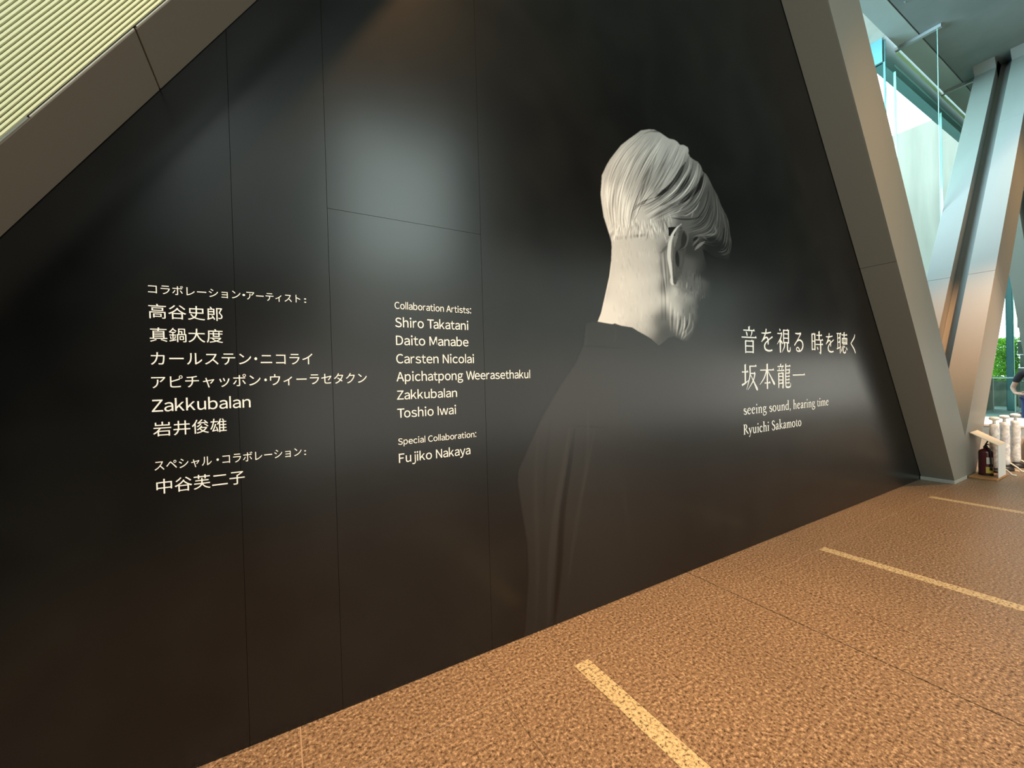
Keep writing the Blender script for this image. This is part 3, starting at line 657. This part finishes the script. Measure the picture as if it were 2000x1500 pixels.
for pts, wd, v_, op in [
 ([(1338, 318), (1322, 345), (1303, 368), (1280, 386)], 10, .20, .8), ([(1350, 332), (1338, 362), (1312, 390), (1290, 402)], 7, .30, .7), ([(1374, 340), (1364, 365), (1345, 384), (1326, 398)], 11, .20, .75),
 ([(1338, 289), (1327, 318), (1308, 350), (1286, 376)], 13, .73, .8), ([(1348, 311), (1342, 335), (1322, 366), (1296, 390), (1268, 406)], 6, .66, .85), ([(1363, 322), (1359, 345), (1345, 370), (1322, 388), (1296, 402)], 10, .66, .85),
 ([(1335, 300), (1322, 330), (1300, 362)], 3, .5, .5), ([(1270, 256), (1290, 258), (1306, 270)], 2.5, .25, .7), ([(1255, 262), (1270, 257), (1284, 259)], 2, .4, .6),
 ([(1366, 394), (1358, 408), (1342, 420), (1332, 421)], 3, .68, .9), ([(1333, 404), (1325, 413), (1318, 417)], 2.2, .7, .8), ([(1354, 414), (1350, 425)], 2, .66, .7), ([(1380, 380), (1374, 402), (1362, 420)], 4, .44, .5),
 ([(1310, 425), (1330, 428), (1350, 428), (1370, 423)], 3, .22, .7), ([(1395, 440), (1398, 455), (1385, 458), (1360, 462)], 3, .5, .7), ([(1402, 445), (1395, 458), (1380, 461)], 3, .52, .6),
 ([(1353, 463), (1370, 460), (1382, 470)], 4, .45, .6), ([(1354, 470), (1362, 463)], 5, .14, .8), ([(1270, 330), (1258, 360), (1250, 392)], 3.5, .38, .6), ([(1282, 300), (1268, 350), (1252, 395)], 3, .42, .55),
 ([(1300, 330), (1290, 352), (1276, 372)], 2.5, .45, .5), ([(1284, 384), (1300, 372), (1292, 372)], 4, .2, .6), ([(1240, 404), (1256, 394), (1276, 386)], 2.6, .38, .7), ([(1236, 412), (1250, 400), (1262, 396)], 2, .3, .5)]:
    st_(pts, wd, v_, op, soft=.8)
strands(C1, GA, 900, .085, (.7, 1.7), .7, (.15, .5), .0)
strands(C1, GB_, 520, .11, (.6, 1.5), .65, (.2, .6))
strands(C1, GC, 420, .07, (.6, 1.5), .65, (.3, .8))
# cropped hair at the nape and above the ear
for _ in range(420):
    t = rng.random(); x = 1190 + 118 * t; y = 458 - 26 * t ** 1.6 - 8 * math.sin(t * 6) + rng.normal(0, 8); dx = rng.normal(-2 + 5 * t, 2)
    st_([(x, y - 7), (x + dx * .5, y), (x + dx, y + rng.uniform(3, 9))], rng.uniform(.8, 2), rng.normal(.02, .13), .6, soft=.4, rel=True)
for _ in range(40):
    t = rng.random(); x = 1200 + 60 * t; st_([(x, 462 - 6 * t), (x + 1, 470 - 8 * t)], 1.4, -.14, .6, soft=.5, rel=True)
# skin: fine creases
for _ in range(260):
    x, y = rng.uniform(1196, 1288), rng.uniform(470, 640); st_([(x, y), (x + rng.normal(1.5, 1), y + rng.uniform(5, 16))], rng.uniform(.8, 2.5), rng.normal(-.005, .035), .7, soft=1, rel=True)
for x0, x1_, v_ in ((1290, 1301, -.2), (1294, 1304, .2), (1297, 1305, -.15), (1300, 1306, .15), (1288, 1294, -.15)):
    st_([(x0, 492), (x0 + 3, 530), (x1_ - 2, 575), (x1_ - 1, 625)], 2.2, v_, .8, soft=1, rel=True)
st_([(1306, 478), (1298, 486), (1291, 494)], 5, .38, .7, soft=1.5)
# jaw folds
for x, ya, yb, v_ in ((1309, 590, 648, .2), (1313, 605, 640, -.18), (1317, 600, 650, .14), (1323, 610, 658, .28), (1328, 618, 650, -.3), (1331, 622, 655, .25), (1336, 618, 663, .5), (1341, 625, 648, -.3), (1346, 612, 650, .3), (1352, 626, 655, .25), (1339, 645, 664, .3)):
    st_([(x + 1, ya), (x, (ya + yb) / 2), (x - 2 - (x - 1320) * .25, yb)], 3, v_, .8, soft=1, rel=True)
for _ in range(150):
    x, y = rng.uniform(1312, 1378), rng.uniform(525, 640); st_([(x, y), (x - 1, y + rng.uniform(4, 16))], rng.uniform(.8, 2.2), rng.normal(0, .065), .8, soft=.7, rel=True)
# ear, spectacle arm
for pts, wd, v_, op in [([(1330, 446), (1331, 470), (1326, 500), (1322, 530), (1318, 552)], 24, .33, .9), ([(1336, 452), (1335, 480), (1326, 488)], 12, .22, .7), ([(1322, 490), (1323, 512), (1327, 524)], 8, .16, .85),
 ([(1343, 452), (1343, 468), (1338, 482), (1328, 488)], 3, .45, .85), ([(1331, 492), (1329, 515), (1323, 530)], 5, .38, .7), ([(1314, 468), (1316, 500), (1318, 540)], 5, .40, .8), ([(1318, 540), (1318, 556)], 8, .30, .8)]: st_(pts, wd, v_, op, soft=1)
C1.v[C1.inside([(1304.6, 445.5), (1307, 443.6), (1321, 443.2), (1318, 461), (1306, 460.5)])] = .12
st_([(1305, 447), (1305, 458)], 1.6, .8, .8, soft=.5)
st_([(1330, 438), (1321, 446), (1313.5, 458), (1309, 471), (1307, 487), (1306.5, 503), (1309, 519), (1311, 536), (1313, 556)], 7.5, .88, 1, soft=.8)
st_([(1311, 540), (1312, 552), (1316, 556)], 6, .9, .9, soft=.8)
st_([(1300, 474), (1306, 468), (1310, 462)], 4, .72, .7, soft=1)
st_([(1316, 559), (1330, 562), (1346, 568)], 4, .5, .6, soft=1.5)
st_([(1357, 488), (1366, 479), (1376, 472)], 6, .56, .9, soft=.8); st_([(1352, 480), (1360, 471), (1366, 465)], 3, .5, .8, soft=.6); st_([(1356, 482), (1366, 471)], 2, .2, .7, soft=.6)
# light rim on the neck edge
st_([(1193.5, 512), (1190.5, 539), (1183, 574), (1175, 608), (1169, 627), (1182, 630), (1198, 632)], 2.4, .95, .8, taper=False, soft=.6)
C1.v = np.clip(C1.v, .05, .97)

C2 = Canvas(1000, 600, 1440, 1262, 1)
sh = C2.inside([(1145, 633), (1158, 629), (1168, 628), (1181, 631), (1196, 634), (1200, 632), (1213, 637), (1235, 640), (1248, 648), (1273, 663), (1290, 676), (1310, 700), (1335, 740), (1360, 800), (1385, 900), (1400, 1000), (1405, 1120), (1300, 1170),
 (1100, 1262), (1026, 1262), (1026, 1234), (1033, 1128), (1030.6, 1062), (1019.6, 996), (1010.8, 939), (1013, 917), (1033, 873), (1059, 815.7), (1094.5, 754), (1125, 710), (1140.7, 672.6)])
fade = np.clip(1 - (C2.X - 1190) / 150, 0, 1) * np.clip(1.35 - (C2.Y - 640) / 900, .1, 1)
C2.a = C2.blur(sh.astype(float), .7) * fade
C2.v = .014 + .008 * np.exp(-((C2.X - 1085) / 70) ** 2 - ((C2.Y - 900) / 150) ** 2)
def fold(pts, wd, v_, soft=2): C2.stroke(pts, wd, v_, .8, soft=soft, rel=True)
fold([(1143, 676), (1180, 678), (1226, 681)], 2.5, -.014, 1); fold([(1196, 634), (1202, 650), (1200, 672)], 3, .008, 1.5)
fold([(1108, 832), (1150, 833), (1209, 838)], 2.5, -.010, 1)
for pts, wd, v_ in [([(1112, 838), (1100, 920), (1086, 1010), (1076, 1110), (1070, 1230)], 14, .010), ([(1122, 840), (1110, 920), (1098, 1000), (1092, 1110), (1080, 1240)], 12, -.016), ([(1149, 800), (1147, 890), (1133, 980), (1120, 1060), (1106, 1160)], 7, .008),
 ([(1160, 845), (1150, 900), (1136, 970)], 3, .010), ([(1050, 860), (1046, 960), (1050, 1100), (1046, 1230)], 10, .006), ([(1075, 820), (1066, 900), (1062, 1000)], 6, -.005), ([(1200, 890), (1215, 940), (1225, 1010), (1230, 1080)], 5, .006), ([(1330, 780), (1328, 860), (1318, 930)], 5, -.006), ([(1145, 640), (1143, 672)], 5, .006), ([(1300, 960), (1296, 1080)], 6, .004)]: fold(pts, wd, v_, 2.5)

def lin(v_): return np.where(v_ <= .04045, v_ / 12.92, ((v_ + .055) / 1.055) ** 2.4)
BLK = .0047
def print_mesh(name, cv, lo, hi, z0, z1, step, value, y, parent):
    nx_, nz_ = int((hi - lo) / step) + 1, int((z1 - z0) / step) + 1
    X, Z = np.meshgrid(lo + np.arange(nx_) * step, z0 + np.arange(nz_) * step)
    D = np.stack([X, np.full_like(X, YW), Z - 1.5]); r_, u_, f_ = (np.array(q) for q in (R_, U_, F_))
    de = np.tensordot(f_, D, 1); px = 1000 + FPX * np.tensordot(r_, D, 1) / de; py = 750 - FPX * np.tensordot(u_, D, 1) / de
    cx, cy = (px - cv.x0) * cv.k, (py - cv.y0) * cv.k; ok = (cx >= 0) & (cx < cv.w - 1.01) & (cy >= 0) & (cy < cv.h - 1.01)
    cx = np.clip(cx, 0, cv.w - 1.01); cy = np.clip(cy, 0, cv.h - 1.01); ix, iy = cx.astype(int), cy.astype(int); fx, fy = cx - ix, cy - iy
    def smp(a): return a[iy, ix] * (1 - fx) * (1 - fy) + a[iy, ix + 1] * fx * (1 - fy) + a[iy + 1, ix] * (1 - fx) * fy + a[iy + 1, ix + 1] * fx * fy
    A = smp(cv.a) * ok; V = value(smp(cv.v)); Cc = V * A + BLK * (1 - A)
    tint = np.stack([1 + .0 * Cc, .99 + 0 * Cc, .955 + 0 * Cc, 1 / np.maximum(Cc, 1e-6)], -1); Ccol = Cc[..., None] * tint
    on = A > .02; q = on[:-1, :-1] | on[1:, :-1] | on[:-1, 1:] | on[1:, 1:]; j, i = np.nonzero(q)
    a = j * nx_ + i; quads = np.stack([a, a + 1, a + 1 + nx_, a + nx_], -1); used, inv_ = np.unique(quads, return_inverse=True); inv_ = inv_.reshape(-1, 4)
    co = np.stack([X.ravel()[used], np.full(len(used), y), Z.ravel()[used]], -1)
    me = bpy.data.meshes.new(name); me.vertices.add(len(used)); me.vertices.foreach_set('co', co.ravel().astype(np.float32))
    me.loops.add(inv_.size); me.loops.foreach_set('vertex_index', inv_.ravel().astype(np.int32)); me.polygons.add(len(inv_))
    me.polygons.foreach_set('loop_start', np.arange(0, inv_.size, 4, dtype=np.int32)); me.polygons.foreach_set('loop_total', np.full(len(inv_), 4, dtype=np.int32)); me.update(calc_edges=True)
    at = me.color_attributes.new('ink', 'FLOAT_COLOR', 'POINT'); at.data.foreach_set('color', Ccol.reshape(-1, 4)[used].astype(np.float32).ravel())
    return link(name, me, M['portrait'], parent)
mp_ = mat('portrait_ink', (.1, .1, .1), .245, .45); an = nd(mp_, 'ShaderNodeVertexColor', layer_name='ink'); mp_.node_tree.links.new(an.outputs['Color'], mp_.node_tree.nodes['Principled BSDF'].inputs['Base Color']); M['portrait'] = mp_
po = empty('portrait_print'); tag(po, 'large printed picture of a white-haired person from behind, on the black wall', 'picture')
print_mesh('shirt_print', C2, 1.10, 3.30, .004, 1.90, .0075, lambda v_: v_, YW - .0004, po)
print_mesh('head_print', C1, 1.75, 3.45, 1.60, 3.32, .0036, lambda v_: np.maximum(lin(v_) * .86 - .025, .008), YW - .0007, po)

# ------------------------------------------------------------------ things by the feet of the columns
def child(o, root):
    o.matrix_parent_inverse = Matrix.Translation(root.location).inverted(); return o
sd = empty('extinguisher_stand', (8.4, 1.57, 0)); tag(sd, 'white bent-metal stand with sloping top and wooden base, at the foot of the columns', 'stand')
child(box('base_board', 8.12, 8.62, 1.44, 1.70, 0, .022, M['wood'], sd, bev=.004), sd)
child(box('side_plate', 8.24, 8.60, 1.446, 1.454, .022, .452, M['white'], sd, bev=.002), sd)
bm = bmesh.new()
q = [(8.24, 1.446, .450), (8.24, 1.70, .600), (8.60, 1.70, .600), (8.60, 1.446, .450)]
a_ = [bm.verts.new(p) for p in q]; b_ = [bm.verts.new((x, y, z + .009)) for x, y, z in q]
bm.faces.new(a_); bm.faces.new(b_[::-1])
for i in range(4): bm.faces.new((a_[i], b_[i], b_[(i + 1) % 4], a_[(i + 1) % 4]))
child(fin(bm, 'top_plate', M['ivory'], sd), sd)
fe = empty('fire_extinguisher', (8.38, 1.585, .022)); tag(fe, 'dark red fire extinguisher standing under the white stand', 'extinguisher')
def part(bm, name, m, root, smooth=True):
    o = fin(bm, name, m, root, smooth=smooth); return o
bm = bmesh.new(); lathe(bm, [(.060, 0), (.068, .006), (.069, .03), (.069, .30), (.066, .325), (.050, .345), (.024, .358), (.020, .366)], n=28); cy = part(bm, 'cylinder', M['red'], fe)
bm = bmesh.new(); lathe(bm, [(.0695, .0), (.0705, .0), (.0705, .018), (.0695, .018)], n=28); part(bm, 'foot_ring', M['black'], fe)
bm = bmesh.new(); lathe(bm, [(.020, .364), (.022, .37), (.022, .395), (.012, .40), (.012, .41)], n=14); vv = part(bm, 'valve', M['black'], fe)
bm = bmesh.new(); tube(bm, [(-.01, 0, .405), (.05, -.01, .415), (.085, -.015, .405)], .008, 8); part(bm, 'handle', M['black'], vv)
bm = bmesh.new(); tube(bm, [(-.015, 0, .41), (.03, -.008, .445), (.062, -.012, .468)], .008, 8); part(bm, 'lever', M['black'], vv)
bm = bmesh.new(); tube(bm, cr([(-.02, -.01, .385), (-.055, -.045, .36), (-.060, -.055, .27), (-.055, -.058, .14)], 6), .009, 8); hs = part(bm, 'hose', M['black'], fe)
bm = bmesh.new(); tube(bm, [(-.055, -.058, .15), (-.054, -.058, .08)], [.009, .014], 8); part(bm, 'nozzle', M['black'], hs)
def curved(name, a0, a1, z0, z1, m, r=.0700):
    bm = bmesh.new(); n = 10; vs = [[bm.verts.new((r * math.cos(math.radians(a0 + (a1 - a0) * i / n)), r * math.sin(math.radians(a0 + (a1 - a0) * i / n)), z)) for i in range(n + 1)] for z in (z0, z1)]
    for i in range(n): bm.faces.new((vs[0][i], vs[0][i + 1], vs[1][i + 1], vs[1][i]))
    me = bpy.data.meshes.new(name); bm.to_mesh(me); bm.free(); return link(name, me, m, cy)
curved('paper_label', 195, 250, .16, .25, M['paper'], .0701); curved('yellow_label', 190, 262, .035, .12, M['label'], .0702)

def post(x, y, hgt, seed, label):
    r_ = random.Random(seed); t = empty('wrapped_post', (x, y, 0)); tag(t, label, 'post', 'white wrapped posts by the glass')
    bm = bmesh.new(); lathe(bm, [(.085, 0), (.09, .01), (.085, .04), (.05, .06), (.03, .07)], n=24); part(bm, 'base', M['black'], t)
    bm = bmesh.new(); n = 20; prof = [(.036, .075)] + [(.046 + r_.uniform(-.003, .004), .1 + i * (hgt - .21) / 14) for i in range(15)] + [(.030, hgt - .10)]
    rings = [[bm.verts.new(((r + .003 * math.sin(3 * k + 9 * z + seed)) * math.cos(2 * math.pi * k / n), (r + .003 * math.sin(3 * k + 9 * z + seed)) * math.sin(2 * math.pi * k / n), z)) for k in range(n)] for r, z in prof]
    for q_, s_ in zip(rings, rings[1:]):
        for k in range(n): bm.faces.new((q_[k], q_[(k + 1) % n], s_[(k + 1) % n], s_[k]))
    bm.faces.new(rings[0][::-1]); bm.faces.new(rings[-1]); part(bm, 'wrapping', M['fabric'], t)
    bm = bmesh.new(); lathe(bm, [(.018, hgt - .105), (.016, hgt - .06), (.02, hgt - .052), (.046, hgt - .045), (.052, hgt - .025), (.044, hgt - .005), (.02, hgt)], n=20); part(bm, 'knob', M['white'], t)
    bm = bmesh.new(); tube(bm, [(.0, -.05, .11), (-.04, -.12, .06), (-.06, -.16, .018), (-.05, -.20, .012)], .011, 8); part(bm, 'foot_strap', M['ivory'], t)
    return t
post(8.72, 1.565, .80, 1, 'white wrapped post with round knob, nearest the columns, leftmost of three')
post(9.09, 1.535, .80, 2, 'white wrapped post with round knob, middle one of three')
post(9.48, 1.495, .80, 3, 'white wrapped post with round knob, rightmost of three, beside the orange box')
bn = empty('display_bench', (10.3, 2.1, 0)); tag(bn, 'low white bench behind the wrapped posts', 'bench')
child(box('body', 9.68, 11.0, 1.36, 2.75, 0, .57, M['white'], bn, bev=.006), bn)
child(box('top', 9.64, 11.04, 1.32, 2.79, .57, .61, M['white'], bn, bev=.008), bn)
wb = empty('wooden_box', (9.55, 1.2, 0)); tag(wb, 'orange wooden box at the right edge, beside the white posts', 'box')
child(box('body', 9.58, 9.67, .9, 1.435, .03, .42, M['wood'], wb, bev=.004), wb)
child(box('foot', 9.59, 9.66, .95, 1.40, 0, .03, M['black'], wb), wb)

# ------------------------------------------------------------------ visitor cut by the right edge
def skin_obj(name, nodes, edges, m, parent, sub=2):
    me = bpy.data.meshes.new(name); me.from_pydata([n[:3] for n in nodes], edges, [])
    o = link(name, me, m, parent)
    sk = o.modifiers.new('skin', 'SKIN'); sk.use_smooth_shade = True
    for i, n in enumerate(nodes):
        d = me.skin_vertices[0].data[i]; rx = n[3]; ry = n[4] if len(n) > 4 else rx; d.radius = (rx, ry); d.use_root = i == 0
    o.modifiers.new('sub', 'SUBSURF').levels = sub; o.modifiers['sub'].render_levels = sub
    dg = bpy.context.evaluated_depsgraph_get(); nm = bpy.data.meshes.new_from_object(o.evaluated_get(dg)); o.modifiers.clear(); o.data = nm
    if not nm.materials: nm.materials.append(m)
    for p in nm.polygons: p.use_smooth = True
    return o
pe = empty('person', (11.9, 1.62, 0)); pe.rotation_euler = (0, 0, math.radians(80)); tag(pe, 'person in a black shirt and blue jeans, hand on hip, at the right edge', 'person')
# local frame: x to the side, +y the way the person faces
N = [(0, 0, .95, .115, .09), (0, 0, 1.10, .105, .085), (0, 0, 1.28, .13, .09), (0, -.01, 1.40, .10, .08), (0, 0, 1.475, .047), (0, .005, 1.56, .06, .07), (0, .01, 1.64, .068, .08), (0, .005, 1.70, .045, .055)]
Eg = [(0, 1), (1, 2), (2, 3), (3, 4), (4, 5), (5, 6), (6, 7)]
def add(n, par): N.append(n); Eg.append((par, len(N) - 1)); return len(N) - 1
for s_ in (-1, 1):
    a = add((s_ * .10, 0, .90, .085), 0); a = add((s_ * .11, .01, .70, .07), a); a = add((s_ * .115, .015, .48, .052), a); a = add((s_ * .12, -.01, .30, .05), a); a = add((s_ * .12, -.02, .08, .035), a)
    a = add((s_ * .125, .05, .035, .034), a); add((s_ * .13, .14, .028, .026), a)
    a = add((s_ * .17, 0, 1.385, .055), 3); a = add((s_ * .235, -.01, 1.27, .043), a); a = add((s_ * .31, -.03, 1.10, .036), a); a = add((s_ * .25, .03, 1.00, .030), a); w_ = add((s_ * .185, .075, .985, .022), a)
    h_ = add((s_ * .15, .10, .985, .026, .014), w_)
    for k in range(4): f_ = add((s_ * (.115 - .004 * k), .115, 1.005 - .016 * k, .009), h_); add((s_ * .085, .118, 1.0 - .016 * k, .0075), f_)
    t_ = add((s_ * .150, .075, 1.02, .010), w_); add((s_ * .135, .055, 1.04, .009), t_)
body = skin_obj('body', N, Eg, M['skin'], pe)
T_ = [(0, 0, .93, .13, .105), (0, 0, 1.10, .12, .10), (0, 0, 1.28, .145, .105), (0, -.01, 1.40, .11, .09), (0, 0, 1.455, .06)]; E2 = [(0, 1), (1, 2), (2, 3), (3, 4)]
for s_ in (-1, 1):
    n = len(T_); T_ += [(s_ * .17, 0, 1.39, .065), (s_ * .24, -.01, 1.265, .054), (s_ * .275, -.02, 1.19, .050)]; E2 += [(3, n), (n, n + 1), (n + 1, n + 2)]
skin_obj('shirt', T_, E2, M['shirt'], pe)
J_ = [(0, 0, .95, .135, .11)]; E3 = []
for s_ in (-1, 1):
    n = len(J_); J_ += [(s_ * .10, 0, .88, .098), (s_ * .11, .01, .70, .083), (s_ * .115, .015, .48, .066), (s_ * .12, -.01, .30, .062), (s_ * .12, -.02, .09, .056)]; E3 += [(0, n)] + [(n + i, n + i + 1) for i in range(4)]
skin_obj('jeans', J_, E3, M['jeans'], pe)
bm = bmesh.new(); bmesh.ops.create_icosphere(bm, subdivisions=3, radius=1)
for v in bm.verts:
    v.co = Vector((v.co.x * .085, v.co.y * .10 - .01, v.co.z * .10 + 1.665))
    if v.co.y > .03 and v.co.z < 1.68: v.co.y = .03 + (v.co.y - .03) * .1
part(bm, 'hair', M['hair'], pe)
bm = bmesh.new()
for s_ in (-1, 1):
    tube(bm, [(s_ * .12, -.06, .03), (s_ * .125, .05, .04), (s_ * .13, .17, .025)], [.042, .045, .028], 10)
    o = part(bm, 'shoe', M['black'], pe); bm = bmesh.new()
bm.free()
for s_ in (-1, 1):
    bm = bmesh.new(); bmesh.ops.create_icosphere(bm, subdivisions=2, radius=.011, matrix=Matrix.Translation((s_ * .03, .083, 1.625))); part(bm, 'eye', M['white'], body)
    bm = bmesh.new(); bmesh.ops.create_icosphere(bm, subdivisions=2, radius=.02, matrix=Matrix.Translation((s_ * .075, .0, 1.61)) @ Matrix.Diagonal((.4, .8, 1.5, 1))); part(bm, 'ear', M['skin'], body)
bm = bmesh.new(); tube(bm, [(0, .085, 1.63), (0, .105, 1.595), (0, .088, 1.585)], [.008, .014, .010], 8); part(bm, 'nose', M['skin'], body)
bm = bmesh.new(); tube(bm, [(-.022, .080, 1.562), (0, .088, 1.560), (.022, .080, 1.562)], [.003, .006, .003], 8); part(bm, 'mouth', M['red'], body)

# ------------------------------------------------------------------ greenery and steel outside the glass
hg = empty('hedge', (25, 4.2, 0)); tag(hg, 'bright green hedge outside the glass, beside the right edge', 'hedge')
rr = random.Random(3); vs, fs = [], []
for i in range(5200):
    x, y, z = 24.7 + rr.random() * .9, 3.87 + rr.random() * .75, .9 + rr.random() * 1.75; a, b, L_ = rr.uniform(0, 6.28), rr.uniform(-.9, .9), rr.uniform(.03, .07)
    d1 = Vector((math.cos(a) * math.cos(b), math.sin(a) * math.cos(b), math.sin(b))); d2 = d1.orthogonal().normalized(); c0 = Vector((x, y, z)); n0 = len(vs)
    vs += [tuple(c0 - d1 * L_), tuple(c0 + d2 * L_ * .45), tuple(c0 + d1 * L_), tuple(c0 - d2 * L_ * .45)]; fs.append((n0, n0 + 1, n0 + 2, n0 + 3))
me = bpy.data.meshes.new('foliage'); me.from_pydata(vs, [], fs); o = link('foliage', me, M['hedge'], hg, 'stuff'); child(o, hg)
child(box('planter', 24.65, 25.65, 3.86, 4.66, -.05, .95, M['stone_out'], hg, bev=.01), hg)
pc = box('steel_post', 22.4, 22.55, 3.56, 3.72, -.05, 6.5, M['teal'], None, bev=.01); tag(pc, 'dark green steel post outside, beside the hedge', 'post')
hr = empty('handrail', (21.5, 3.8, 0)); tag(hr, 'pale handrail outside the glass in front of the hedge', 'rail')
bm = bmesh.new(); tube(bm, [(21.5, 3.35, 1.12), (21.5, 3.9, 1.12)], .025, 10); child(fin(bm, 'rail', M['white'], hr), hr)
for y in (3.38, 3.87):
    bm = bmesh.new(); tube(bm, [(21.5, y, -.05), (21.5, y, 1.12)], .02, 8); child(fin(bm, 'rail_post', M['steel'], hr), hr)
